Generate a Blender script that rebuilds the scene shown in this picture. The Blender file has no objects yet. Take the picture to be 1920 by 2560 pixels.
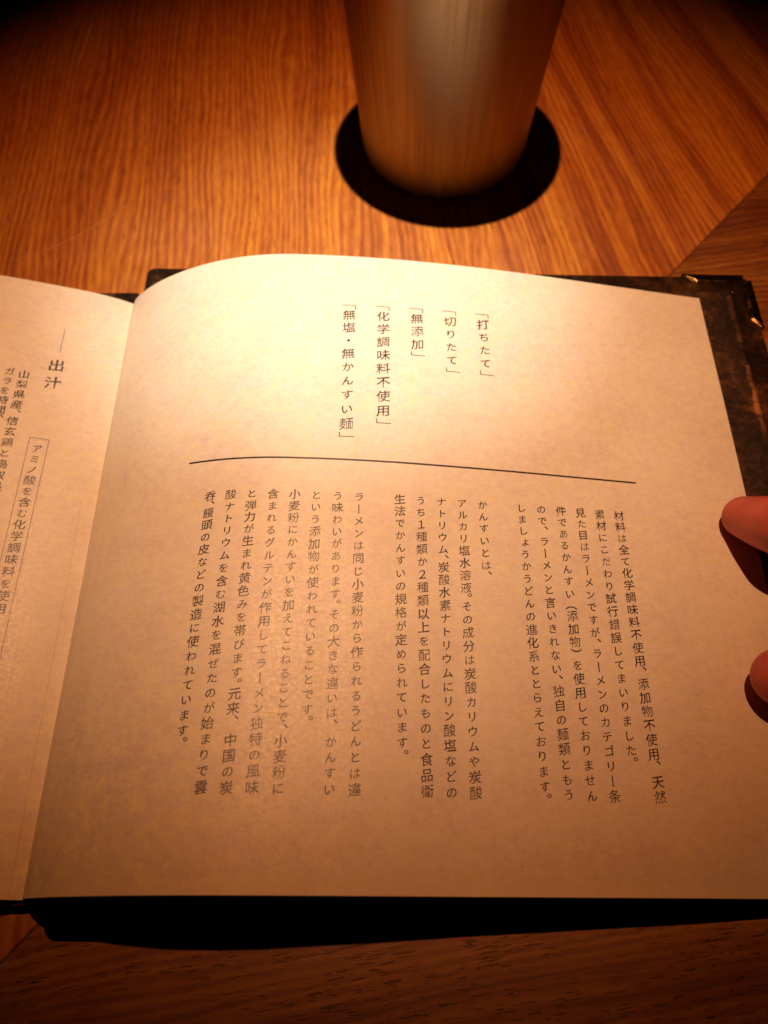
import bpy, bmesh, math, random
from mathutils import Vector, Matrix
random.seed(4)
CM = 0.01
ZT = 0.70                      # table top lies 0.70 cm under the gutter of the menu
def W(x, y, z):                # menu frame in centimetres -> world metres (table top = 0)
    return Vector((x * CM, y * CM, (z + ZT) * CM))
scene = bpy.context.scene
COL = scene.collection

# ------------------------------------------------------------------ camera
F_PX = 2037.5
cam_d = bpy.data.cameras.new("camera")
cam_d.sensor_fit = 'VERTICAL'
cam_d.sensor_height = 24.0
cam_d.lens = 24.0 * F_PX / 2560.0
cam_d.clip_start = 0.01
cam_d.clip_end = 20.0
cam = bpy.data.objects.new("camera", cam_d)
COL.objects.link(cam)
PITCH, YAW, ROLL = 1.08854, -0.010256, -0.011601
cp, sp, cy, sy = math.cos(PITCH), math.sin(PITCH), math.cos(YAW), math.sin(YAW)
Fv = Vector((sy * cp, cy * cp, -sp)); R0 = Vector((cy, -sy, 0)); U0 = R0.cross(Fv)
Rv = math.cos(ROLL) * R0 + math.sin(ROLL) * U0
Uv = -math.sin(ROLL) * R0 + math.cos(ROLL) * U0
CAMC = Vector((9.4188, -20.8724, 23.1853))
m = Matrix.Identity(4)
for i in range(3):
    m[i][0], m[i][1], m[i][2] = Rv[i], Uv[i], -Fv[i]
m.translation = W(*CAMC)
cam.matrix_world = m
scene.camera = cam
cam_d.dof.use_dof = True
cam_d.dof.focus_distance = 0.230
A_DIAM = 0.0025
cam_d.dof.aperture_fstop = (cam_d.lens / 1000.0) / A_DIAM

# ------------------------------------------------------------------ dark room, one ceiling lamp
world = bpy.data.worlds.new("World")
scene.world = world
world.use_nodes = True
world.node_tree.nodes["Background"].inputs[0].default_value = (1.0, 0.55, 0.25, 1)
world.node_tree.nodes["Background"].inputs[1].default_value = 0.0005
vs = scene.view_settings
vs.view_transform = 'Standard'
vs.look = 'None'
vs.exposure = 0.0
vs.gamma = 1.0
LAMP = (10.4, 9.2, 88.0)
def spot(name, watts, color, size_deg, blend, aim, radius):
    d = bpy.data.lights.new(name, 'SPOT')
    d.energy = watts; d.color = color
    d.spot_size = math.radians(size_deg); d.spot_blend = blend
    d.shadow_soft_size = radius
    o = bpy.data.objects.new(name, d)
    o.location = W(*LAMP)
    v = W(*aim) - W(*LAMP)
    o.rotation_euler = v.to_track_quat('-Z', 'Y').to_euler()
    COL.objects.link(o)
    return o
spot("spotlight_beam", 31.0, (0.93, 0.98, 0.86), 15, 1.0, (7.4, 0.9, 0), 0.007)
spot("spotlight_halo", 13.0, (1.0, 0.90, 0.60), 25.5, 1.0, (8.2, -1.0, 0), 0.007)
spot("spotlight_spill", 25.5, (1.0, 0.33, 0.10), 34.6, 1.0, (9.8, 0.0, 0), 0.007)

# ------------------------------------------------------------------ helpers
def link(name, me, mat=None, parent=None, smooth=False):
    o = bpy.data.objects.new(name, me)
    COL.objects.link(o)
    if mat is not None:
        me.materials.append(mat)
    if smooth:
        me.polygons.foreach_set('use_smooth', [True] * len(me.polygons))
    if parent is not None:
        o.parent = parent
    return o
def from_bm(name, bm, mat=None, parent=None, smooth=False):
    me = bpy.data.meshes.new(name)
    bm.normal_update(); bm.to_mesh(me); bm.free()
    return link(name, me, mat, parent, smooth)
def empty(name, loc, label=None, cat=None):
    o = bpy.data.objects.new(name, None)
    COL.objects.link(o); o.location = loc
    if label: o['label'] = label
    if cat: o['category'] = cat
    return o
class NT:
    """small node builder"""
    def __init__(s, name):
        s.mat = bpy.data.materials.new(name); s.mat.use_nodes = True
        s.t = s.mat.node_tree; s.n = s.t.nodes; s.l = s.t.links
        s.bsdf = s.n["Principled BSDF"]
    def new(s, typ, **kw):
        n = s.n.new(typ)
        for k, v in kw.items():
            if hasattr(n, k): setattr(n, k, v)
            else: s.set(n, k, v)
        return n
    def set(s, n, sock, v):
        i = n.inputs[sock]
        if hasattr(v, 'is_output') or isinstance(v, bpy.types.NodeSocket): s.l.new(v, i)
        else: i.default_value = v
    def coord(s, which='Object'):
        return s.new('ShaderNodeTexCoord').outputs[which]
    def mapping(s, vec, scale=(1, 1, 1), loc=(0, 0, 0), rot=(0, 0, 0)):
        n = s.new('ShaderNodeMapping'); s.l.new(vec, n.inputs[0])
        n.inputs['Location'].default_value = loc; n.inputs['Rotation'].default_value = rot
        n.inputs['Scale'].default_value = scale
        return n.outputs[0]
    def noise(s, vec, scale=1.0, detail=3, rough=0.5, dist=0.0, out='Fac'):
        n = s.new('ShaderNodeTexNoise'); s.l.new(vec, n.inputs['Vector'])
        n.inputs['Scale'].default_value = scale; n.inputs['Detail'].default_value = detail
        n.inputs['Roughness'].default_value = rough; n.inputs['Distortion'].default_value = dist
        return n.outputs[out]
    def math(s, op, a, b=None, c=None, clamp=False):
        n = s.new('ShaderNodeMath'); n.operation = op; n.use_clamp = clamp
        for i, v in enumerate((a, b, c)):
            if v is not None: s.set(n, i, v)
        return n.outputs[0]
    def ramp(s, fac, stops, interp='LINEAR'):
        n = s.new('ShaderNodeValToRGB'); s.l.new(fac, n.inputs[0])
        cr = n.color_ramp; cr.interpolation = interp
        while len(cr.elements) < len(stops): cr.elements.new(0.5)
        for e, (p, c) in zip(cr.elements, stops):
            e.position = p; e.color = c if len(c) == 4 else (*c, 1)
        return n.outputs[0]
    def rng(s, v, a, b, c=0.0, d=1.0):
        n = s.new('ShaderNodeMapRange'); n.clamp = True
        for i, x in enumerate((v, a, b, c, d)): s.set(n, i, x)
        return n.outputs[0]
    def mix(s, fac, a, b, mode='MIX'):
        n = s.new('ShaderNodeMix'); n.data_type = 'RGBA'; n.blend_type = mode
        s.set(n, 0, fac); s.set(n, 6, a); s.set(n, 7, b)
        return n.outputs[2]
    def sep(s, vec):
        n = s.new('ShaderNodeSeparateXYZ'); s.l.new(vec, n.inputs[0]); return n.outputs
    def comb(s, x, y, z=0.0):
        n = s.new('ShaderNodeCombineXYZ'); s.set(n, 0, x); s.set(n, 1, y); s.set(n, 2, z); return n.outputs[0]
    def bump(s, h, strength=0.3, dist=0.0002, normal=None):
        n = s.new('ShaderNodeBump'); s.l.new(h, n.inputs['Height'])
        n.inputs['Strength'].default_value = strength; n.inputs['Distance'].default_value = dist
        if normal is not None: s.l.new(normal, n.inputs['Normal'])
        return n.outputs[0]
    def out(s, **kw):
        for k, v in kw.items():
            s.set(s.bsdf, k.replace('_', ' '), v)
        return s.mat
G = lambda v: (v, v, v, 1)

# ------------------------------------------------------------------ materials
def wood_material(name, wide=True, dark=1.0):
    t = NT(name)
    p = t.mapping(t.coord('Object'), scale=(100, 100, 100))     # centimetres, y runs along the grain
    x, y, z = t.sep(p)
    if wide:   # grain leans over towards the right-hand side of this panel
        lean = t.rng(x, 9.0, 24.0, 0.0, 0.22)
        x2 = t.math('ADD', x, t.math('MULTIPLY', lean, t.math('SUBTRACT', y, 4.0)))
    else:
        x2 = t.math('ADD', x, t.math('MULTIPLY', y, 0.085))
    warp = t.noise(t.comb(t.math('MULTIPLY', x2, 0.22), t.math('MULTIPLY', y, 0.05)), 1.0, 2)
    wob = t.noise(t.comb(t.math('MULTIPLY', x2, 1.3), t.math('MULTIPLY', y, 0.35), 4.0), 1.0, 2)
    x3 = t.math('ADD', x2, t.math('MULTIPLY', t.math('SUBTRACT', warp, 0.5), 2.6))
    x3 = t.math('ADD', x3, t.math('MULTIPLY', t.math('SUBTRACT', wob, 0.5), 0.10))
    q = lambda sx, sy_, o=0.0: t.comb(t.math('MULTIPLY', x3, sx), t.math('MULTIPLY', y, sy_), o)
    ring = t.new('ShaderNodeTexWave'); ring.wave_type = 'BANDS'; ring.bands_direction = 'X'; ring.wave_profile = 'SIN'
    t.l.new(q(1.0, 0.0), ring.inputs['Vector']); ring.inputs['Scale'].default_value = 1.05
    ring.inputs['Distortion'].default_value = 1.6; ring.inputs['Detail'].default_value = 2; ring.inputs['Detail Scale'].default_value = 0.4
    fine = t.noise(q(9.0, 0.20), 1.0, 3, 0.6)
    mid = t.noise(q(4.6, 0.14, 2.0), 1.0, 2, 0.5)
    big = t.noise(q(0.75, 0.035, 5.0), 1.0, 2, 0.6, 0.3)
    fleck = t.noise(q(6.5, 1.1, 8.0), 1.0, 2, 0.55)
    k = t.rng(x, 5.0, 14.0, 0.30, 1.0) if wide else 0.9
    v = t.math('ADD', t.math('MULTIPLY', t.math('SUBTRACT', fine, 0.5), 0.42), 0.5)
    v = t.math('ADD', v, t.math('MULTIPLY', t.math('SUBTRACT', mid, 0.5), 0.28))
    v = t.math('ADD', v, t.math('MULTIPLY', t.math('MULTIPLY', t.math('SUBTRACT', big, 0.5), k), 1.25))
    v = t.math('ADD', v, t.math('MULTIPLY', t.math('SUBTRACT', ring.outputs[1], 0.5), 0.16))
    v = t.math('ADD', v, t.math('MULTIPLY', t.math('SUBTRACT', fleck, 0.5), 0.42))
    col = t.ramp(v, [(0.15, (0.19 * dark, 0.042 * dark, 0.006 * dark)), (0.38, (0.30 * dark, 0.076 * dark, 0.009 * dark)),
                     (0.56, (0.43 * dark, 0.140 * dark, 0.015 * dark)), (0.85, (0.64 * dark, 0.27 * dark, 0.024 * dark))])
    # open pores: short dark dashes along the grain
    pj = t.noise(t.comb(t.math('MULTIPLY', x2, 21.0 if not wide else 14.0), t.math('MULTIPLY', y, 1.9 if not wide else 1.2), 3.7), 1.0, 1.0, 0.55)
    pm = t.noise(t.comb(t.math('MULTIPLY', x3, 0.9), t.math('MULTIPLY', y, 0.2), 9.1), 1.0, 2)
    pore = t.math('MULTIPLY', t.rng(pj, 0.615 if not wide else 0.65, 0.68 if not wide else 0.74), t.rng(pm, 0.34, 0.52))
    col = t.mix(t.math('MULTIPLY', pore, 0.5 if wide else 0.85), col, (0.022, 0.008, 0.004, 1))
    h = t.math('SUBTRACT', t.math('MULTIPLY', fine, 0.35), pore)
    micro = t.noise(p, 40.0, 2)
    h = t.math('ADD', h, t.math('MULTIPLY', micro, 0.12))
    nrm = t.bump(h, 0.55, 0.00016)
    ro = t.rng(t.noise(p, 0.35, 3), 0.3, 0.7, 0.36, 0.50)
    t.out(Base_Color=col, Roughness=ro, Normal=nrm)
    t.bsdf.inputs['Specular IOR Level'].default_value = 0.55
    return t.mat
def paper_material(name, tint=(1, 1, 1)):
    t = NT(name)
    uv = t.coord('UV')                                       # u, v in centimetres
    u, v, _ = t.sep(uv)
    big = t.noise(uv, 0.45, 3, 0.6)
    mot = t.noise(uv, 3.2, 4, 0.65)
    fib = t.noise(t.mapping(uv, scale=(4.5, 13, 1)), 1.0, 4, 0.7)
    fib2 = t.noise(t.mapping(uv, scale=(11, 6, 1), loc=(5, 3, 0)), 1.0, 3, 0.7)
    a = t.math('ADD', t.math('MULTIPLY', big, 0.30), t.math('ADD', t.math('MULTIPLY', mot, 0.36), t.math('ADD', t.math('MULTIPLY', fib, 0.40), t.math('MULTIPLY', fib2, 0.18))))
    col = t.ramp(a, [(0.40, (0.63, 0.53, 0.46)), (0.55, (0.74, 0.645, 0.545)), (0.66, (0.80, 0.715, 0.60)), (0.78, (0.85, 0.77, 0.64))])
    ch = t.noise(t.mapping(uv, loc=(31, 7, 0)), 5.5, 4, 0.75)
    ch2 = t.noise(t.mapping(uv, loc=(3, 17, 0)), 1.1, 3, 0.6)
    cf = t.math('ADD', ch, t.math('MULTIPLY', t.math('SUBTRACT', ch2, 0.5), 0.4))
    col = t.mix(1.0, col, t.ramp(cf, [(0.38, (0.96, 0.92, 0.99)), (0.5, (0.985, 0.985, 0.985)), (0.62, (1.0, 1.0, 0.84))]), 'MULTIPLY')
    spk = t.noise(uv, 8.0, 1, 0.4)
    col = t.mix(t.rng(spk, 0.79, 0.84, 0.0, 0.5), col, (0.25, 0.15, 0.13, 1))
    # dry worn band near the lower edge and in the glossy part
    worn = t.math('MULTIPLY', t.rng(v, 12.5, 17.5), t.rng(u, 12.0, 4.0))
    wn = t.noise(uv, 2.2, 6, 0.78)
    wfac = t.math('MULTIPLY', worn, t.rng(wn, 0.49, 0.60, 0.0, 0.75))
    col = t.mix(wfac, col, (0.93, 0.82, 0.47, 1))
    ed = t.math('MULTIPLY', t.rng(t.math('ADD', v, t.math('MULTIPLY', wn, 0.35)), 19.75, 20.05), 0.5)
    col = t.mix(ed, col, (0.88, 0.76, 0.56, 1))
    h = t.math('ADD', t.noise(uv, 26.0, 3, 0.7), t.math('MULTIPLY', wn, 0.25))
    h2 = t.math('ADD', h, t.math('MULTIPLY', t.noise(uv, 0.8, 2), 3.0))
    ro = t.rng(t.noise(t.mapping(uv, loc=(9, 4, 0)), 9.0, 5, 0.75), 0.38, 0.62, 0.37, 0.53)
    t.out(Base_Color=col, Roughness=ro, Normal=t.bump(h2, 0.16, 0.00012))
    t.bsdf.inputs['Specular IOR Level'].default_value = 0.5
    return t.mat
def ink_material(name, c=(0.014, 0.009, 0.009)):
    t = NT(name)
    p = t.mapping(t.coord('Object'), scale=(100, 100, 100))
    n = t.noise(p, 14, 3, 0.7)
    t.out(Base_Color=t.mix(t.rng(n, 0.45, 0.75), (*c, 1), (c[0] * 2.6, c[1] * 2.3, c[2] * 2.2, 1)), Roughness=t.rng(n, 0.3, 0.7, 0.33, 0.46),
          Normal=t.bump(t.noise(p, 30, 3, 0.7), 0.2, 0.0001))
    t.bsdf.inputs['Specular IOR Level'].default_value = 0.5
    return t.mat
def leather_material(name, up=0.0):
    t = NT(name)
    p = t.mapping(t.coord('Object'), scale=(100, 100, 100))
    a = t.noise(p, 0.7, 5, 0.65, 0.6)
    b = t.noise(p, 4.5, 5, 0.75)
    f = t.math('ADD', t.math('MULTIPLY', a, 0.75), t.math('MULTIPLY', b, 0.35))
    f = t.math('ADD', f, up)
    col = t.ramp(f, [(0.42, (0.012, 0.006, 0.0035)), (0.57, (0.032, 0.015, 0.007)), (0.66, (0.10, 0.040, 0.015)), (0.76, (0.36, 0.14, 0.045))])
    t.out(Base_Color=col, Roughness=t.rng(b, 0.3, 0.7, 0.34, 0.55), Normal=t.bump(t.noise(p, 9.0, 4, 0.7), 0.4, 0.0002))
    t.bsdf.inputs['Specular IOR Level'].default_value = 0.3
    return t.mat
def metal_dark(name):
    t = NT(name)
    p = t.mapping(t.coord('Object'), scale=(100, 100, 100))
    n = t.noise(p, 5, 4, 0.7)
    t.out(Base_Color=t.ramp(n, [(0.3, (0.05, 0.028, 0.012)), (0.75, (0.26, 0.15, 0.05))]), Metallic=1.0, Roughness=t.rng(n, 0.3, 0.7, 0.17, 0.36),
          Normal=t.bump(t.noise(p, 2.0, 2), 0.25, 0.0004))
    return t.mat
def steel(name):
    t = NT(name)
    p = t.mapping(t.coord('Object'), scale=(100, 100, 100))
    x, y, z = t.sep(p)
    ang = t.math('ARCTAN2', y, x)
    br = t.noise(t.comb(t.math('MULTIPLY', ang, 1.2), t.math('MULTIPLY', z, 55.0)), 1.0, 4, 0.7)
    ver = t.noise(t.comb(t.math('MULTIPLY', ang, 22.0), t.math('MULTIPLY', z, 0.15)), 1.0, 3, 0.6)
    tan = t.new('ShaderNodeTangent'); tan.direction_type = 'RADIAL'; tan.axis = 'Z'
    col = t.mix(t.rng(br, 0.3, 0.7), (0.33, 0.225, 0.135, 1), (0.46, 0.325, 0.20, 1))
    t.out(Base_Color=col, Metallic=1.0, Roughness=t.rng(ver, 0.3, 0.7, 0.30, 0.42), Anisotropic=0.85, Anisotropic_Rotation=0.25,
          Normal=t.bump(br, 0.12, 0.00004))
    t.l.new(tan.outputs[0], t.bsdf.inputs['Tangent'])
    return t.mat
def skin(name):
    t = NT(name)
    p = t.mapping(t.coord('Object'), scale=(100, 100, 100))
    a = t.noise(p, 1.1, 4, 0.6)
    col = t.ramp(a, [(0.35, (0.42, 0.08, 0.048)), (0.5, (0.53, 0.098, 0.072)), (0.68, (0.60, 0.135, 0.10))])
    x, y, z = t.sep(p)
    rid = t.new('ShaderNodeTexWave'); rid.wave_type = 'BANDS'; rid.bands_direction = 'Z'
    t.l.new(p, rid.inputs['Vector']); rid.inputs['Scale'].default_value = 5.5; rid.inputs['Distortion'].default_value = 3.0
    rid.inputs['Detail'].default_value = 1.0; rid.inputs['Detail Scale'].default_value = 0.6
    h = t.math('ADD', t.math('MULTIPLY', rid.outputs[1], 0.35), t.noise(p, 11.0, 4, 0.7))
    t.out(Base_Color=col, Roughness=0.5, Normal=t.bump(h, 0.35, 0.00016))
    t.bsdf.inputs['Subsurface Weight'].default_value = 0.25
    t.bsdf.inputs['Subsurface Radius'].default_value = (1.0, 0.25, 0.12)
    t.bsdf.inputs['Subsurface Scale'].default_value = 0.003
    return t.mat
def plain(name, c, rough=0.5, scale=5.0, var=0.25):
    t = NT(name)
    p = t.mapping(t.coord('Object'), scale=(100, 100, 100))
    n = t.noise(p, scale, 4, 0.65)
    lo = tuple(v * (1 - var) for v in c); hi = tuple(min(1, v * (1 + var)) for v in c)
    t.out(Base_Color=t.ramp(n, [(0.3, lo), (0.7, hi)]), Roughness=rough, Normal=t.bump(n, 0.2, 0.0001))
    return t.mat
M_WOOD_A = wood_material("varnished oak, long grain", True)
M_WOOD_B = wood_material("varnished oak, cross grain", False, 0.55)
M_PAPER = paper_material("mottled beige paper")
M_INK = ink_material("dark brown printing ink")
M_LEATHER = leather_material("brown leatherette")
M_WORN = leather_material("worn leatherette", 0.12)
M_CORNER = metal_dark("tarnished brass")
M_STEEL = steel("brushed steel")
M_SKIN = skin("skin")
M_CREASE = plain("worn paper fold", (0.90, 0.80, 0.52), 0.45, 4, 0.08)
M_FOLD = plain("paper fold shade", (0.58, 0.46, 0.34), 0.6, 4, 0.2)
M_SCRATCH = plain("varnish scratch", (0.52, 0.26, 0.11), 0.35, 6, 0.2)
M_SEAM = plain("dark joint filler", (0.02, 0.009, 0.005), 0.7)
M_SHADOW = plain("black shadow filler", (0.003, 0.002, 0.0015), 1.0)  # near-black, stands in for cast shadow at the menu's near edge
M_SHADOW.node_tree.nodes['Principled BSDF'].inputs['Specular IOR Level'].default_value = 0.05

# ------------------------------------------------------------------ table: two mitred panels
GR = math.radians(3.3)
S0 = Vector((0.145, -20.62)); S1 = Vector((20.63, 2.245))     # the mitre joint (cm)
sd = (S1 - S0).normalized(); sn = Vector((-sd.y, sd.x))        # sn points to the far/left side
table = empty("table", (0.095, 0.0, 0.0), "varnished brown oak table top with a diagonal mitre joint, carrying menu and tumbler", "table")
table.location = (0, 0, -0.03)
def table_panel(pts, rot, mat, gap):
    bm = bmesh.new()
    M = Matrix.Rotation(-rot, 2)
    vs_ = []
    for (x, y) in pts:
        q = M @ Vector((x * CM, y * CM))
        vs_.append(bm.verts.new((q.x, q.y, 0.03)))
    f = bm.faces.new(vs_)
    r = bmesh.ops.extrude_face_region(bm, geom=[f])
    for g in r['geom']:
        if isinstance(g, bmesh.types.BMVert): g.co.z -= 0.03
    bmesh.ops.recalc_face_normals(bm, faces=bm.faces)
    tope = [e for e in bm.edges if all(v.co.z > 0.029 for v in e.verts)]
    bmesh.ops.bevel(bm, geom=tope, offset=0.0003, segments=2, affect='EDGES')
    o = from_bm("tabletop_panel", bm, mat, table)
    o.rotation_euler = (0, 0, rot)
    return o
ext0 = S0 - sd * 42; ext1 = S1 + sd * 62
g = 0.022
a0 = ext0 + sn * g; a1 = ext1 + sn * g
table_panel([(a0.x, a0.y), (a1.x, a1.y), (a1.x - 3, a1.y + 1), (-58, a1.y + 1), (-58, a0.y)], GR, M_WOOD_A, g)
b0 = ext0 - sn * g; b1 = ext1 - sn * g
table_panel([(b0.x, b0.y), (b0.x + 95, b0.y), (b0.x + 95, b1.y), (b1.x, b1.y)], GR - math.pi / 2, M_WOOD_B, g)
bm = bmesh.new()
pp = [ext0 + sn * 1.0, ext0 - sn * 1.0, ext1 - sn * 1.0, ext1 + sn * 1.0]
vv = [bm.verts.new((p.x * CM, p.y * CM, z_)) for z_ in (-0.004, -0.0005) for p in pp]
bm.faces.new(vv[0:4]); bm.faces.new(vv[4:8])
for i in range(4): bm.faces.new((vv[i], vv[(i + 1) % 4], vv[4 + (i + 1) % 4], vv[4 + i]))
bmesh.ops.recalc_face_normals(bm, faces=bm.faces)
for v_ in bm.verts: v_.co.z += 0.0298 if v_.co.z > -0.001 else 0.004
from_bm("joint_strip", bm, M_SEAM, table)
# faint scratches in the varnish
def flat_ribbon(name, pts, w, zf, mat, parent, off=(0, 0, 0), jitter=0.0):
    bm = bmesh.new(); prev = None
    n = len(pts)
    for i, p in enumerate(pts):
        a = Vector(pts[max(i - 1, 0)]); b = Vector(pts[min(i + 1, n - 1)])
        d = (b - a).normalized(); nn = Vector((-d.y, d.x))
        ww = w * (0.5 + 0.5 * random.random()) * (0.25 if i in (0, n - 1) else 1.0)
        j = nn * random.uniform(-jitter, jitter)
        l = Vector(p) + j + nn * ww / 2; r_ = Vector(p) + j - nn * ww / 2
        cur = (bm.verts.new(Vector(zf(l.x, l.y)) - Vector(off)), bm.verts.new(Vector(zf(r_.x, r_.y)) - Vector(off)))
        if prev: bm.faces.new((prev[0], prev[1], cur[1], cur[0]))
        prev = cur
    bmesh.ops.recalc_face_normals(bm, faces=bm.faces)
    if sum(f.normal.z for f in bm.faces) < 0: bmesh.ops.reverse_faces(bm, faces=bm.faces)
    return from_bm(name, bm, mat, parent)
def dense(pts, n=12):
    out = []
    for a, b in zip(pts[:-1], pts[1:]):
        for i in range(n):
            t_ = i / n; out.append((a[0] + (b[0] - a[0]) * t_, a[1] + (b[1] - a[1]) * t_))
    out.append(pts[-1]); return out
tz = lambda x, y: (x * CM, y * CM, 0.00003)

# ------------------------------------------------------------------ pixel ray -> table helper (for placing only)
def ray_z(px, py, z):
    v = Fv + Rv * (px - 960) / F_PX - Uv * (py - 1280) / F_PX
    t_ = (z - CAMC.z) / v.z
    return CAMC + v * t_
q = [ray_z(*a, -ZT) for a in [(20, 652), (110, 628), (190, 592), (255, 555), (325, 508)]]
flat_ribbon("scratch", dense([(a.x, a.y) for a in q], 6), 0.035, tz, M_SCRATCH, table, (0, 0, -0.03), 0.01)

# ------------------------------------------------------------------ menu: page surfaces
KN = [0, 0.45, 0.8, 2, 4, 7, 11, 15, 20]
TH = [1.1669, 0.7962, 0.7212, 0.5073, 0.2940, -0.0304, -0.1354, -0.1917, -0.1862]
PW, PH = 21.80, 19.995
def interp(x, xs, ys):
    if x <= xs[0]: return ys[0]
    if x >= xs[-1]: return ys[-1]
    lo, hi = 0, len(xs) - 1
    while hi - lo > 1:
        mid = (lo + hi) // 2
        if xs[mid] <= x: lo = mid
        else: hi = mid
    t_ = (x - xs[lo]) / (xs[hi] - xs[lo])
    return ys[lo] * (1 - t_) + ys[hi] * t_
PS, PX, PZ = [0.0], [0.0], [0.0]
ds = 0.02
while PS[-1] < 23.0:
    s = PS[-1] + ds; th = interp(s - ds / 2, KN, TH)
    PS.append(s); PX.append(PX[-1] + math.cos(th) * ds); PZ.append(PZ[-1] + math.sin(th) * ds)
def uidx(u, arr):
    f = min(max(u / ds, 0), len(arr) - 1.001); i = int(f); return arr[i] + (arr[i + 1] - arr[i]) * (f - i)
DZU = [0, .8, 2, 4, 6, 8.5, 12, 15, 18, 21.8]
DZ = [0, .42, .46, .28, .05, -.17, -.30, -.20, -.05, 0]
def smooth01(t_):
    t_ = min(1.0, max(0.0, t_)); return t_ * t_ * (3 - 2 * t_)
def page_r(u, v, lift=0.0):
    """point of the right-hand page, u from the gutter, v down from the top edge (cm)"""
    x = uidx(u, PX); z = uidx(u, PZ) * (1 + 0.0622 * v / 19) + 0.0265 * (v / 19) * (1 - v / 19)
    # cockled paper: slight waves and the sharp fold next to the gutter on the lower half
    z += 0.018 * math.sin(v * 0.55 + u * 0.5) * min(1, max(0, (u - 1.0) / 4.0))
    z += interp(u, DZU, DZ) * smooth01((v - 6) / 12)
    fold = max(0.0, 0.85 - u); z += fold * 0.02 * min(1, max(0, (v - 9) / 8))
    th = interp(u, KN, TH)
    return W(x - math.sin(th) * lift, -v, z + math.cos(th) * lift)
LT = [(0.0, 0.0), (0.44, 0.24), (1.23, 0.58), (2.80, 1.07), (4.34, 1.50), (6.5, 1.92), (9.0, 2.15), (12, 2.05), (16, 1.4), (20.5, 0.35), (23, 0.1)]
def catmull(xq, P):
    xs = [p[0] for p in P]; ys = [p[1] for p in P]
    for i in range(len(P) - 1):
        if xq <= xs[i + 1] or i == len(P) - 2:
            t_ = (xq - xs[i]) / (xs[i + 1] - xs[i]); h = xs[i + 1] - xs[i]
            d0 = (ys[i + 1] - ys[max(i - 1, 0)]) / (xs[i + 1] - xs[max(i - 1, 0)])
            d1 = (ys[min(i + 2, len(P) - 1)] - ys[i]) / (xs[min(i + 2, len(P) - 1)] - xs[i])
            return (2 * t_**3 - 3 * t_**2 + 1) * ys[i] + (t_**3 - 2 * t_**2 + t_) * h * d0 + (-2 * t_**3 + 3 * t_**2) * ys[i + 1] + (t_**3 - t_**2) * h * d1
def page_l(xl, v, lift=0.0):
    """left-hand page: xl is the horizontal distance left of the gutter (cm)"""
    z = catmull(xl, LT); dz = (catmull(xl + 0.02, LT) - z) / 0.02; n_ = math.hypot(1, dz)
    return W(-xl + 0.0 + dz / n_ * lift, -v, z + 0.02 + lift / n_)
def sheet(name, fn, us, vsn, thick, mat, parent, org):
    """a sheet of paper with real thickness"""
    bm = bmesh.new(); uvl = bm.loops.layers.uv.new("UVMap")
    top, bot = [], []
    for u in us:
        top.append([bm.verts.new(fn(u, v, 0.0) - org) for v in vsn]); bot.append([bm.verts.new(fn(u, v, -thick) - org) for v in vsn])
    uvd = {}
    for i, u in enumerate(us):
        for j, v in enumerate(vsn):
            uvd[top[i][j]] = (u, v); uvd[bot[i][j]] = (u, v)
    nu, nv = len(us), len(vsn)
    def F(*a):
        f = bm.faces.new(a); f.smooth = True
        for l in f.loops: l[uvl].uv = uvd[l.vert]
        return f
    for i in range(nu - 1):
        for j in range(nv - 1):
            F(top[i][j], top[i][j + 1], top[i + 1][j + 1], top[i + 1][j]); F(bot[i][j], bot[i + 1][j], bot[i + 1][j + 1], bot[i][j + 1])
    sides = []
    for i in range(nu - 1):
        sides += [F(top[i][0], top[i + 1][0], bot[i + 1][0], bot[i][0]), F(top[i][-1], bot[i][-1], bot[i + 1][-1], top[i + 1][-1])]
    for j in range(nv - 1):
        sides += [F(top[0][j], bot[0][j], bot[0][j + 1], top[0][j + 1]), F(top[-1][j], top[-1][j + 1], bot[-1][j + 1], bot[-1][j])]
    bmesh.ops.recalc_face_normals(bm, faces=bm.faces)
    sharp = set()
    if fn is page_r:                                  # the pressed fold beside the gutter
        iu = min(range(nu), key=lambda i: abs(us[i] - 0.8))
        for j in range(nv - 1):
            if vsn[j] > 8.5:
                e = bm.edges.get((top[iu][j], top[iu][j + 1]))
                if e: sharp.add(e)
    for f in sides:
        for e in f.edges: sharp.add(e)
    for e in sharp: e.smooth = False
    return from_bm(name, bm, mat, parent)
MO = W(0, -10, -ZT)
menu = empty("menu_book", MO, "open Japanese ramen menu with beige pages in a brown leatherette cover", "menu")
usR = [i * 0.05 for i in range(24)] + [1.2 + i * 0.125 for i in range(int((PW - 1.2) / 0.125) + 1)] + [PW]
usR = sorted(set(round(u, 4) for u in usR if u <= PW))
vsR = [i * PH / 40 for i in range(41)]
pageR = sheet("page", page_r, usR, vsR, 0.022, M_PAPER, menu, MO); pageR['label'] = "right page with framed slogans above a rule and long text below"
usL = [0, 0.15, 0.3, 0.45] + [0.6 + i * 0.3 for i in range(69)]
pageL = sheet("page", page_l, usL, vsR, 0.022, M_PAPER, menu, MO); pageL['label'] = "left page with a boxed line about amino acids"
for side, fn, us_ in ((1, page_r, usR), (0, page_l, usL)):
    for k in range(1, 4):
        g_ = lambda u, v, l=0.0, k=k, fn=fn: fn(u, v, l - 0.06 * k)
        vv2 = [0.05 * k + i * (PH - 0.14 * k) / 12 for i in range(13)]
        uu2 = [u for u in us_ if 0.5 * k < u < us_[-1] - 0.05 * k]
        sheet("under_page", g_, uu2, vv2, 0.02, M_PAPER, menu, MO)

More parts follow.
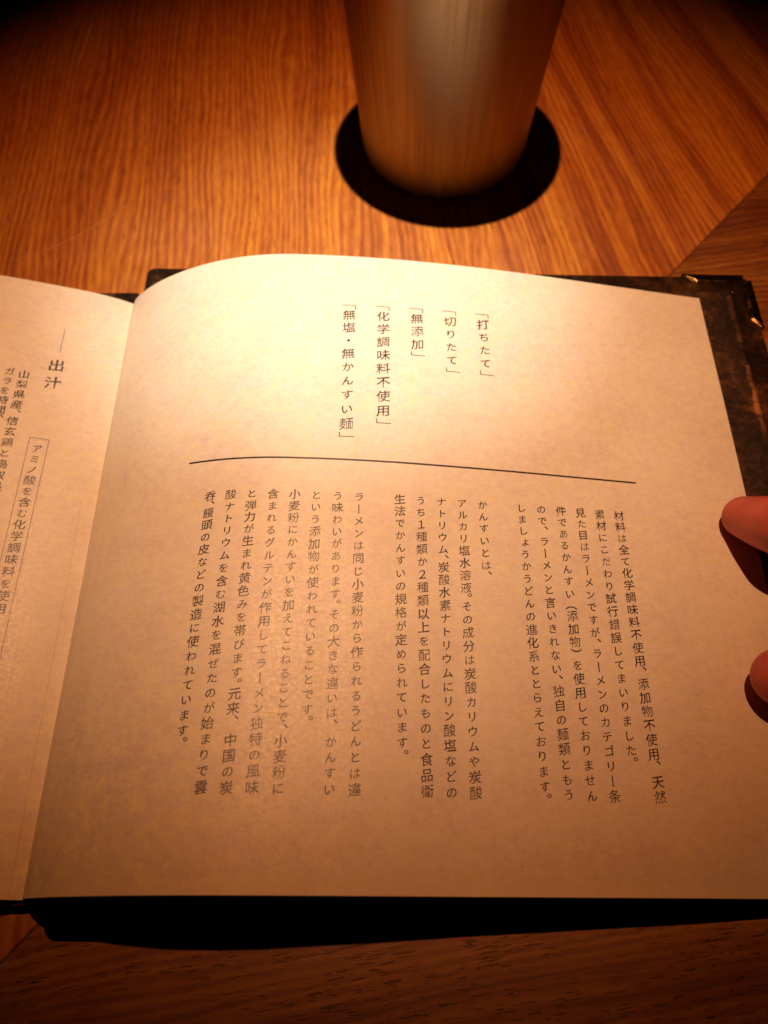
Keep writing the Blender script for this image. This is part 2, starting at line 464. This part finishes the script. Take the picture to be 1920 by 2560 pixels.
# ------------------------------------------------------------------ menu: printing
_gl = {}
CORNERS = {'「': [(-0.5, 0.52, -0.02, 0.035), (0.455, 0.52, -0.36, -0.02)], '」': [(-0.5, 0.52, -0.035, 0.02), (-0.5, -0.435, 0.02, 0.34)]}
def glyph(ch, rot=False, thin=-0.006):
    """outline of one character as filled faces in a unit square centred on 0,0"""
    key = (ch, rot)
    if key in _gl: return _gl[key]
    if ch in CORNERS:
        V, Fc = [], []
        for x0, x1, y0, y1 in CORNERS[ch]:
            i = len(V); V += [(x0, y0), (x1, y0), (x1, y1), (x0, y1)]; Fc.append([i, i + 1, i + 2, i + 3])
        _gl[key] = (V, Fc); return _gl[key]
    c = bpy.data.curves.new("g", 'FONT'); c.body = ch; c.size = 1.0; c.resolution_u = 3
    o = bpy.data.objects.new("g", c); COL.objects.link(o)
    me = bpy.data.meshes.new_from_object(o)
    bm = bmesh.new(); bm.from_mesh(me)
    bmesh.ops.remove_doubles(bm, verts=bm.verts, dist=1e-5)
    disp = {}; kx = 0.015 if len(bm.verts) < 60 else (0.008 if len(bm.verts) < 90 else -0.001)
    for v in bm.verts:           # thin the strokes, the level ones most, as a brush-pen face does
        n = Vector((0, 0))
        for e in v.link_edges:
            if len(e.link_faces) == 1:
                f = e.link_faces[0]; d = (e.verts[1].co - e.verts[0].co); nn = Vector((d.y, -d.x))
                if nn.length > 1e-7:
                    nn.normalize(); mid = (e.verts[0].co + e.verts[1].co) / 2
                    if (f.calc_center_median() - mid).xy.dot(nn) > 0: nn = -nn
                    n += nn
        if n.length > 1e-6: n.normalize()
        disp[v] = Vector((n.x * kx, -n.y * (0.010 - kx) * 0.5, 0))
    for v, d in disp.items(): v.co += d
    mv = []                      # brush-like stroke ends: pressed starts, tapered sweeps
    for e in bm.edges:
        if len(e.link_faces) != 1 or e.calc_length() > 0.112 or e.calc_length() < 0.03: continue
        a, b = e.verts; d = (b.co - a.co).xy; n = Vector((d.y, -d.x)).normalized(); mid = (a.co + b.co) / 2
        if (e.link_faces[0].calc_center_median() - mid).xy.dot(n) > 0: n = -n
        ok = True
        for v in (a, b):
            oe = [x for x in v.link_edges if x is not e and len(x.link_faces) == 1]
            if len(oe) != 1 or (oe[0].other_vert(v).co - v.co).xy.normalized().dot(n) > -0.75: ok = False
        if not ok: continue
        ang = math.degrees(math.atan2(n.y, n.x)); N = Vector((n.x, n.y, 0))
        if abs(ang) < 33:
            t_, u_ = (a, b) if a.co.y > b.co.y else (b, a)
            mv += [(t_, Vector((-0.012, 0.030, 0))), (u_, Vector((0.018, -0.006, 0)))]
        elif abs(ang) > 147:
            t_, u_ = (a, b) if a.co.y > b.co.y else (b, a)
            mv += [(t_, Vector((-0.018, 0.014, 0))), (u_, Vector((0.012, 0.006, 0)))]
        elif 50 < ang < 130:
            t_, u_ = (a, b) if a.co.x < b.co.x else (b, a)
            mv += [(t_, Vector((-0.024, 0.014, 0))), (u_, Vector((0.004, -0.010, 0)))]
        elif -147 <= ang < -108:
            mv += [(v, (mid - v.co) * 0.80 + N * 0.035) for v in (a, b)]
        elif -108 <= ang < -70:
            mv += [(v, (mid - v.co) * 0.45 + N * 0.012) for v in (a, b)]
        elif -70 <= ang <= -33:
            mv += [(v, (v.co - mid) * 0.30 + N * 0.012) for v in (a, b)]
    for v, d in mv: v.co += d
    V = []
    for v in bm.verts:
        x, y = v.co.x - 0.5, v.co.y - 0.37
        if rot: x, y = y, -x
        elif ch not in '・。、': y += 0.11 * x + 0.02 * math.sin(3.0 * x)
        if 0x3041 <= ord(ch) <= 0x30FA: x, y = x * 0.87, y * 0.87
        V.append((x, y))
    bm.verts.index_update()
    Fc = [[v.index for v in f.verts] for f in bm.faces]
    bm.free(); bpy.data.objects.remove(o); bpy.data.meshes.remove(me); bpy.data.curves.remove(c)
    _gl[key] = (V, Fc)
    return _gl[key]
ROT = {'ー': True, '（': True, '）': True}
def print_line(items, fn, parent, org, lift=0.006, mat=None, name="printed_line"):
    """items: (char, u, v, em) placed on a page surface"""
    bm = bmesh.new()
    for ch, u, v, em in items:
        dx, dy = (0, 0)
        if ch in '、。': dx, dy = 0.60, 0.60
        if ch in 'ょ': dx, dy = 0.1, 0.08
        V, Fc = glyph(ch, ROT.get(ch, False))
        vs_ = []
        for x, y in V:
            if ch == 'ー': x = -x
            vs_.append(bm.verts.new(fn(u + (x + dx) * em, v - (y + dy) * em, lift) - org))
        for f in Fc:
            try: bm.faces.new([vs_[i] for i in f])
            except ValueError: pass
    bm.normal_update()
    for f in bm.faces:
        if f.normal.z < 0: f.normal_flip()
    return from_bm(name, bm, mat or M_INK, parent)
PUN = {}
def layout(text, weights=None):
    weights = list(weights or []); out = []; p = 0.0
    for ch in text:
        w = weights.pop(0) if (ch in '、。（）' and weights) else (0.5 if ch in '、。' else 1.0)
        out.append((ch, p, w)); p += w
    return out, p
E0, PCH, PITCHC, U_0, V_0 = 0.345, 0.3882, 0.62, 17.279, 9.285
def ucol(k): return U_0 - PITCHC * k + (0.04 if k > 6 else 0) + (0.048 if k > 12 else 0)
BODY = [  # column index, text, widths of the punctuation in it, justified?
    (0, "材料は全て化学調味料不使用、添加物不使用、天然", [0.74, 0.9], True),
    (1, "素材にこだわり試行錯誤してまいりました。", [0.5], False),
    (2, "見た目はラーメンですが、ラーメンのカテゴリー条", [0.6], True),
    (3, "件であるかんすい（添加物）を使用しておりません", [0.75, 0.75], True),
    (4, "ので、ラーメンと言いきれない、独自の麺類ともう", [0.75, 0.6], True),
    (5, "しましょうかうどんの進化系ととらえております。", [0.5], True),
    (7, "かんすいとは、", [0.5], False),
    (8, "アルカリ塩水溶液。その成分は炭酸カリウムや炭酸", [0.45], True),
    (9, "ナトリウム、炭酸水素ナトリウムにリン酸塩などの", [0.45], True),
    (10, "うち１種類か２種類以上を配合したものと食品衛", [], True),
    (11, "生法でかんすいの規格が定められています。", [0.5], False),
    (13, "ラーメンは同じ小麦粉から作られるうどんとは違", [], True),
    (14, "う味わいがあります。その大きな違いは、かんすい", [0.55, 0.95], True),
    (15, "という添加物が使われていることです。", [0.5], False),
    (16, "小麦粉にかんすいを加えてこねることで、小麦粉に", [0.56], True),
    (17, "含まれるグルテンが作用してラーメン独特の風味", [], True),
    (18, "と弾力が生まれ黄色みを帯びます。元来、中国の炭", [0.5, 1.1], True),
    (19, "酸ナトリウムを含む湖水を混ぜたのが始まりで雲", [], True),
    (20, "呑、饅頭の皮などの製造に使われています。", [0.45, 0.5], False),
]
def run_items(text, w, just, u, v0, pitch, em, total=22.0):
    lay, tot = layout(text, w)
    sc = pitch * (total / tot if just else 1.0)
    it = []
    for ch, p, wd in lay:
        if ch in '、。': vc = v0 + (p + 0.35) * sc
        elif ch in '（）': vc = v0 + (p + wd / 2 + (-0.05 if ch == '（' else 0.05)) * sc
        else: vc = v0 + (p + 0.5) * sc
        it.append((ch, u, vc + random.uniform(-1, 1) * 0.004, em))
    return it
for k, text, w, just in BODY:
    print_line(run_items(text, w, just, ucol(k), V_0, PCH, E0), page_r, pageR, MO)
for i, text in enumerate(["打ちたて", "切りたて", "無添加", "化学調味料不使用", "無塩・無かんすい麺"]):
    u = 13.39 - 1.127 * i; em = 0.452
    it = [('「', u - 0.02, 2.155 + 0.018 * i, em)]
    for j, ch in enumerate(text): it.append((ch, u, 2.60 + 0.012 * i + 0.541 * j, em))
    last = 2.60 + 0.012 * i + 0.541 * (len(text) - 1)
    it.append(('」', u + 0.01, last + 0.455, em))
    print_line(it, page_r, pageR, MO)
def strip(name, fn, pts, w, parent, mat, lift=0.006):
    bm = bmesh.new(); prev = None
    for i, p in enumerate(pts):
        a = Vector(pts[max(i - 1, 0)]); b = Vector(pts[min(i + 1, len(pts) - 1)]); d = (b - a).normalized(); nn = Vector((-d.y, d.x)) * w / 2
        l, r_ = Vector(p) + nn, Vector(p) - nn
        cur = (bm.verts.new(fn(l.x, l.y, lift) - MO), bm.verts.new(fn(r_.x, r_.y, lift) - MO))
        if prev: bm.faces.new((prev[0], prev[1], cur[1], cur[0]))
        prev = cur
    bm.normal_update()
    for f in bm.faces:
        if f.normal.z < 0: f.normal_flip()
    return from_bm(name, bm, mat, parent)
strip("printed_rule", page_r, dense([(4.146, 8.24), (18.026, 8.24)], 80), 0.055, pageR, M_INK)
# left page (first argument = distance left of the gutter)
fnL = lambda u, v, l=0.0: page_l(-u, v, l)
def lcol(text, x, v0, pitch, em, w=None):
    lay, tot = layout(text, w)
    return [(ch, x, v0 + (p - (0.15 if ch in '、。' else 0)) * pitch, em) for ch, p, _ in lay]
print_line(lcol("出汁", -1.92, 3.48, 0.72, 0.52), fnL, pageL, MO)
print_line(lcol("山梨県産、信玄鶏と鳥取県産の", -2.81, 4.05, 0.4085, 0.36, [0.6]), fnL, pageL, MO)
print_line(lcol("ガラを時間、じっくりと炊き", -3.25, 4.02, 0.39, 0.36, [1.0]), fnL, pageL, MO)
print_line(lcol("アミノ酸を含む化学調味料を使用", -1.93, 6.83, 0.3925, 0.36), fnL, pageL, MO)
strip("printed_rule", fnL, dense([(-1.92, 1.888), (-1.915, 2.92)], 12), 0.014, pageL, M_INK)
bx = [(-1.644, 6.435), (-1.644, 14.6), (-2.206, 14.6), (-2.206, 6.435), (-1.644, 6.435)]
for a, b in zip(bx[:-1], bx[1:]):
    strip("printed_frame_line", fnL, dense([a, b], 24), 0.014, pageL, M_INK)
# worn folds and scratches in the paper
def wig(pts, n, j):
    o = dense(pts, n)
    return [(a + random.uniform(-j, j), b) for a, b in o]
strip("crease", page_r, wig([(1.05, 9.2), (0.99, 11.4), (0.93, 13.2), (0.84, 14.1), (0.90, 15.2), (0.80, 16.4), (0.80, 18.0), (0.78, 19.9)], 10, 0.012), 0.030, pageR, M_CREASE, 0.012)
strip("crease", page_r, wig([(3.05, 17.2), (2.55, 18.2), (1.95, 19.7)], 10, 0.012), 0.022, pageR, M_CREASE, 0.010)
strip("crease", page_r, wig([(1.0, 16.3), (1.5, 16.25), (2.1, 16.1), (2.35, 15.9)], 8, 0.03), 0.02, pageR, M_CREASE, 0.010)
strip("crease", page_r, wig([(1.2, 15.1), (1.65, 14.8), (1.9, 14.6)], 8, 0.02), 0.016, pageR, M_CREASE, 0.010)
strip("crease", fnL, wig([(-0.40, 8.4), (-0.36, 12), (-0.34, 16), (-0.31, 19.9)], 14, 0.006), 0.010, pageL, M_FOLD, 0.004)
strip("crease", fnL, wig([(-1.35, 13.9), (-1.32, 14.6), (-1.43, 15.0), (-1.36, 15.7), (-1.32, 16.6), (-1.30, 17.6)], 10, 0.015), 0.028, pageL, M_CREASE, 0.004)

# ------------------------------------------------------------------ menu: covers, spine and corner piece
def board(name, x0, x1, y0, y1, z0, z1, th, parent, skew=0.0):
    """slab with top surface z0 at x0 and z1 at x1"""
    bm = bmesh.new()
    r = 0.28; pts = []
    for cx, cy_, a0 in ((x1 - r, y1 - r, 0), (x0 + r, y1 - r, 90), (x0 + r, y0 + r, 180), (x1 - r, y0 + r, 270)):
        for k in range(5):
            a = math.radians(a0 + k * 22.5); pts.append((cx + r * math.cos(a), cy_ + r * math.sin(a)))
    f = bm.faces.new([bm.verts.new(W(x, y - (skew * max(0, 1 - (x - x0) / 9.0) if y < y0 + 1 else 0), z0 + (z1 - z0) * (x - x0) / (x1 - x0)) - MO) for x, y in pts])
    e = bmesh.ops.extrude_face_region(bm, geom=[f])
    for g_ in e['geom']:
        if isinstance(g_, bmesh.types.BMVert): g_.co.z -= th * CM
    bmesh.ops.recalc_face_normals(bm, faces=bm.faces)
    ed = [x for x in bm.edges if len(x.link_faces) == 2 and x.calc_face_angle(0) > 1.2]
    bmesh.ops.bevel(bm, geom=ed, offset=0.0007, segments=3, affect='EDGES')
    return from_bm(name, bm, M_LEATHER, parent, True)
ZL, ZR = 0.36, -0.26
bR = board("cover_board", 0.42, 23.18, -20.16, 1.50, ZL, ZR, 0.26, menu)
bL = board("cover_board", -23.0, 0.18, -20.12, 0.68, -0.30, -0.06, 0.26, menu)
sp = board("shadow_slab", 0.48, 2.9, -20.86, -19.6, -0.42, -0.36, 0.12, menu); sp.data.materials[0] = M_SHADOW  # added black slab, fills out the shadow outline at the lower left
board("spine", -0.75, 1.1, -20.05, 0.60, -0.40, -0.34, 0.10, menu)
def btop(x): return ZL + (ZR - ZL) * (x - 0.42) / (23.18 - 0.42)
# inner lining panel of the right cover, its worn edge catching light
def lining(x0, x1, y0, y1, h, name, mat):
    bm = bmesh.new(); n = 24
    prof_ = [(0, 0), (0.02, h), (1, h), (1, 0)]
    xs = [x0, x0 + 0.05] + [x0 + 0.05 + (x1 - x0 - 0.11) * i / n for i in range(1, n + 1)] + [x1]
    ys = [y0, y0 + 0.05, y1 - 0.06, y1]
    gr = [[bm.verts.new(W(x, y, btop(x) + (0.003 if (i in (0, len(xs) - 1) or j in (0, 3)) else h)) - MO) for j, y in enumerate(ys)] for i, x in enumerate(xs)]
    for i in range(len(xs) - 1):
        for j in range(3): bm.faces.new((gr[i][j], gr[i + 1][j], gr[i + 1][j + 1], gr[i][j + 1]))
    return from_bm(name, bm, mat, menu)
lining(1.2, 22.30, -20.0, 0.70, 0.035, "lining_panel", M_LEATHER)
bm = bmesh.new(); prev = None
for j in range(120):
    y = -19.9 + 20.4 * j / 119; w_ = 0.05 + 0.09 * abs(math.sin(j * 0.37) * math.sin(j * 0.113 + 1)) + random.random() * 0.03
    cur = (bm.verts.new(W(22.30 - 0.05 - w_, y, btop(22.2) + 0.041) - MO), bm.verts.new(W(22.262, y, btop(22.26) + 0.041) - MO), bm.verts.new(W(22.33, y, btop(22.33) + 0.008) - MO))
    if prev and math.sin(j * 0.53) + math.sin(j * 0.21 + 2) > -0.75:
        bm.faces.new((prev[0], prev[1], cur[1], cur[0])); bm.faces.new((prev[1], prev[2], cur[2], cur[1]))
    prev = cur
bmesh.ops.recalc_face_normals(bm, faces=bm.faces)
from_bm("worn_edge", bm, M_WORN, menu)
# corner piece: two bent metal arms around the far right corner
def arm(outer, inner_, lift0, lift1):
    """outer/inner: polylines of the arm (cm); closed profile with a raised lip"""
    bm = bmesh.new(); n = len(outer); L = []
    for (ox, oy), (ix, iy) in zip(outer, inner_):
        zo, zi = btop(ox), btop(ix)
        L.append([bm.verts.new(W(ox, oy, zo - 0.36) - MO), bm.verts.new(W(ox, oy, zo + lift0 * 0.4) - MO),
                  bm.verts.new(W(ox + (ix - ox) * 0.12, oy + (iy - oy) * 0.12, zo + lift0) - MO),
                  bm.verts.new(W(ox + (ix - ox) * 0.74, oy + (iy - oy) * 0.74, zi + lift1 + 0.02) - MO),
                  bm.verts.new(W(ox + (ix - ox) * 0.92, oy + (iy - oy) * 0.92, zi + lift1 - 0.01) - MO),
                  bm.verts.new(W(ix, iy, zi + 0.004) - MO)])
    for a, b in zip(L[:-1], L[1:]):
        for i in range(5): bm.faces.new((a[i], a[i + 1], b[i + 1], b[i]))
    bm.faces.new(L[0]); bm.faces.new(L[-1])
    bmesh.ops.recalc_face_normals(bm, faces=bm.faces)
    ed = [e for e in bm.edges if len(e.link_faces) == 2 and e.calc_face_angle(0) > 0.5]
    bmesh.ops.bevel(bm, geom=ed, offset=0.00025, segments=3, affect='EDGES')
    return from_bm("corner_arm", bm, M_CORNER, corner)
corner = empty("corner_protector", (0, 0, 0)); corner.parent = menu
arm([(20.62, 1.56), (21.0, 1.56), (22.0, 1.56), (22.93, 1.56), (23.0, 1.55)], [(20.62, 1.50), (21.12, 1.08), (22.0, 1.08), (22.70, 1.08), (22.8, 1.10)], 0.05, 0.07)
arm([(23.26, 1.32), (23.26, 1.0), (23.26, 0.2), (23.26, -0.70), (23.26, -1.05)], [(22.86, 1.12), (22.84, 1.0), (22.80, 0.2), (22.80, -0.62), (23.18, -1.05)], 0.05, 0.07)
# small brass rivet on the corner
bm = bmesh.new(); bmesh.ops.create_uvsphere(bm, u_segments=14, v_segments=8, radius=0.0007)
for v in bm.verts:
    v.co.z *= 0.5; v.co += W(22.42, 0.70, btop(22.42) + 0.0) - MO
from_bm("rivet", bm, M_CORNER, corner, True)

# ------------------------------------------------------------------ tumbler
cup = empty("tumbler", W(11.84, 9.42, -ZT), "tall brushed steel tumbler standing behind the menu, widening upwards", "tumbler")
def lathe(name, prof, mat, parent, seg=128):
    bm = bmesh.new(); rings = []
    for r, z in prof:
        if r < 1e-6: rings.append([bm.verts.new((0, 0, z * CM))])
        else: rings.append([bm.verts.new((r * CM * math.cos(2 * math.pi * i / seg), r * CM * math.sin(2 * math.pi * i / seg), z * CM)) for i in range(seg)])
    for a, b in zip(rings[:-1], rings[1:]):
        for i in range(seg):
            j = (i + 1) % seg
            if len(a) == 1: bm.faces.new((a[0], b[i], b[j]))
            elif len(b) == 1: bm.faces.new((a[i], a[j], b[0]))
            else: bm.faces.new((a[i], a[j], b[j], b[i]))
    bmesh.ops.recalc_face_normals(bm, faces=bm.faces)
    return from_bm(name, bm, mat, parent, True)
HC = 10.0
def cr(z): return 3.43 + 0.078 * z + 0.0010 * z * z
prof = [(0, 0.12), (2.85, 0.12), (2.95, 0.02), (3.12, 0.0), (3.25, 0.05), (3.36, 0.18), (3.42, 0.40)]
prof += [(cr(z_), z_) for z_ in [0.8, 1.5, 3, 5, 7, 8.5, 9.6, 10.2]]
prof += [(cr(10.3) - 0.01, 10.28), (cr(10.3) - 0.07, 10.32), (cr(10.3) - 0.13, 10.27)]
lathe("cup_wall", prof, M_STEEL, cup)
lathe("cup_lining", [(cr(10.27) - 0.131, 10.265)] + [(cr(z_) - 0.16, z_) for z_ in [9.7, 8, 6, 3, 1.4]] + [(3.0, 0.95), (2.4, 0.85), (0, 0.85)], M_STEEL, cup)

# ------------------------------------------------------------------ hand of the reader
def P(px, py, z): return ray_z(px, py, z)
idx_tip = P(1860, 1293, 1.02); idx_b = P(1962, 1319, 2.15)
thm_tip = P(1955, 1693, 1.38)
wrist = Vector((37.5, -18.5, 6.2))
mcp = {'i': Vector((30.2, -13.2, 6.2)), 'm': Vector((31.0, -11.0, 6.4)), 'r': Vector((32.2, -9.2, 6.0)), 'p': Vector((33.8, -7.9, 5.2))}
chains = [
    [(idx_tip, .66), (idx_tip.lerp(idx_b, 0.5), .80), (idx_b, .88), (Vector((24.2, -10.9, 4.3)), .86), (Vector((26.0, -11.3, 5.3)), .96), (mcp['i'], 1.15)],
    [(Vector((25.2, -7.6, 1.0)), .70), (Vector((26.2, -7.8, 2.8)), .84), (Vector((27.0, -8.3, 4.8)), .95), (mcp['m'], 1.15)],
    [(Vector((26.6, -5.9, 1.0)), .66), (Vector((27.6, -6.1, 2.7)), .80), (Vector((28.6, -6.8, 4.5)), .90), (mcp['r'], 1.1)],
    [(Vector((28.8, -4.9, 1.0)), .56), (Vector((29.8, -5.2, 2.4)), .68), (Vector((30.8, -6.0, 3.9)), .78), (mcp['p'], .98)],
    [(thm_tip, .82), (thm_tip + Vector((1.3, -0.15, 0.35)), .95), (Vector((23.4, -15.5, 2.3)), .92), (Vector((26.6, -17.2, 3.4)), 1.15), (Vector((31.2, -18.9, 4.8)), 1.45), (wrist, 2.0)],
    [(mcp['i'], 1.2), (Vector((34, -15.6, 6.2)), 1.5), (wrist, 2.1)],
    [(mcp['m'], 1.2), (Vector((34.5, -14, 6.4)), 1.5), (wrist, 2.1)],
    [(mcp['r'], 1.15), (Vector((35, -13, 6.2)), 1.45), (wrist, 2.1)],
    [(mcp['p'], 1.0), (Vector((35.6, -12.4, 5.6)), 1.35), (wrist + Vector((0, .8, 0)), 2.0)],
    [(mcp['i'], 1.1), (mcp['m'], 1.1), (mcp['r'], 1.05), (mcp['p'], .95)],
    [(Vector((30.5, -16.8, 5.4)), 1.1), (mcp['i'], 1.1)],
    [(wrist, 2.15), (Vector((43, -23, 7.2)), 2.6), (Vector((50, -28.5, 8.5)), 3.4)],
]
bm = bmesh.new()
def capsule(a, ra, b, rb):
    d = b - a; L = d.length; zq = d.to_track_quat('Z', 'Y'); seg = 20; rings = []
    for k in range(-6, 1):
        t_ = math.radians(15 * k); rings.append((math.cos(t_) * ra, math.sin(t_) * ra))
    for k in range(0, 7):
        t_ = math.radians(15 * k); rings.append((math.cos(t_) * rb, L + math.sin(t_) * rb))
    vr = []
    for r_, z_ in rings:
        if r_ < 1e-4: vr.append([bm.verts.new(W(*(a + zq @ Vector((0, 0, z_)))))])
        else: vr.append([bm.verts.new(W(*(a + zq @ Vector((r_ * math.cos(2 * math.pi * i / seg), r_ * math.sin(2 * math.pi * i / seg), z_))))) for i in range(seg)])
    for p_, q_ in zip(vr[:-1], vr[1:]):
        for i in range(seg):
            j = (i + 1) % seg
            if len(p_) == 1: bm.faces.new((p_[0], q_[j], q_[i]))
            elif len(q_) == 1: bm.faces.new((p_[i], p_[j], q_[0]))
            else: bm.faces.new((p_[i], p_[j], q_[j], q_[i]))
for ch in chains:
    for (a, ra), (b, rb) in zip(ch[:-1], ch[1:]): capsule(a, ra, b, rb)
bmesh.ops.recalc_face_normals(bm, faces=bm.faces)
me = bpy.data.meshes.new("tmp"); bm.to_mesh(me); bm.free()
tmp = bpy.data.objects.new("tmp", me); COL.objects.link(tmp)
md = tmp.modifiers.new("r", 'REMESH'); md.mode = 'VOXEL'; md.voxel_size = 0.0010; md.use_smooth_shade = True
sm = tmp.modifiers.new("s", 'SMOOTH'); sm.factor = 0.5; sm.iterations = 8
dg = bpy.context.evaluated_depsgraph_get()
hand_me = bpy.data.meshes.new_from_object(tmp.evaluated_get(dg))
bpy.data.objects.remove(tmp)
hand_me.materials.clear()
person = empty("person", W(*wrist), "person's right hand reaching in from the right, index finger and thumb on the menu page", "person")
person.location = W(37.5, -18.5, -ZT)
bpy.context.view_layer.update()
hand_me.transform(Matrix.Translation(-person.location))
hand = link("hand", hand_me, M_SKIN, person, True)
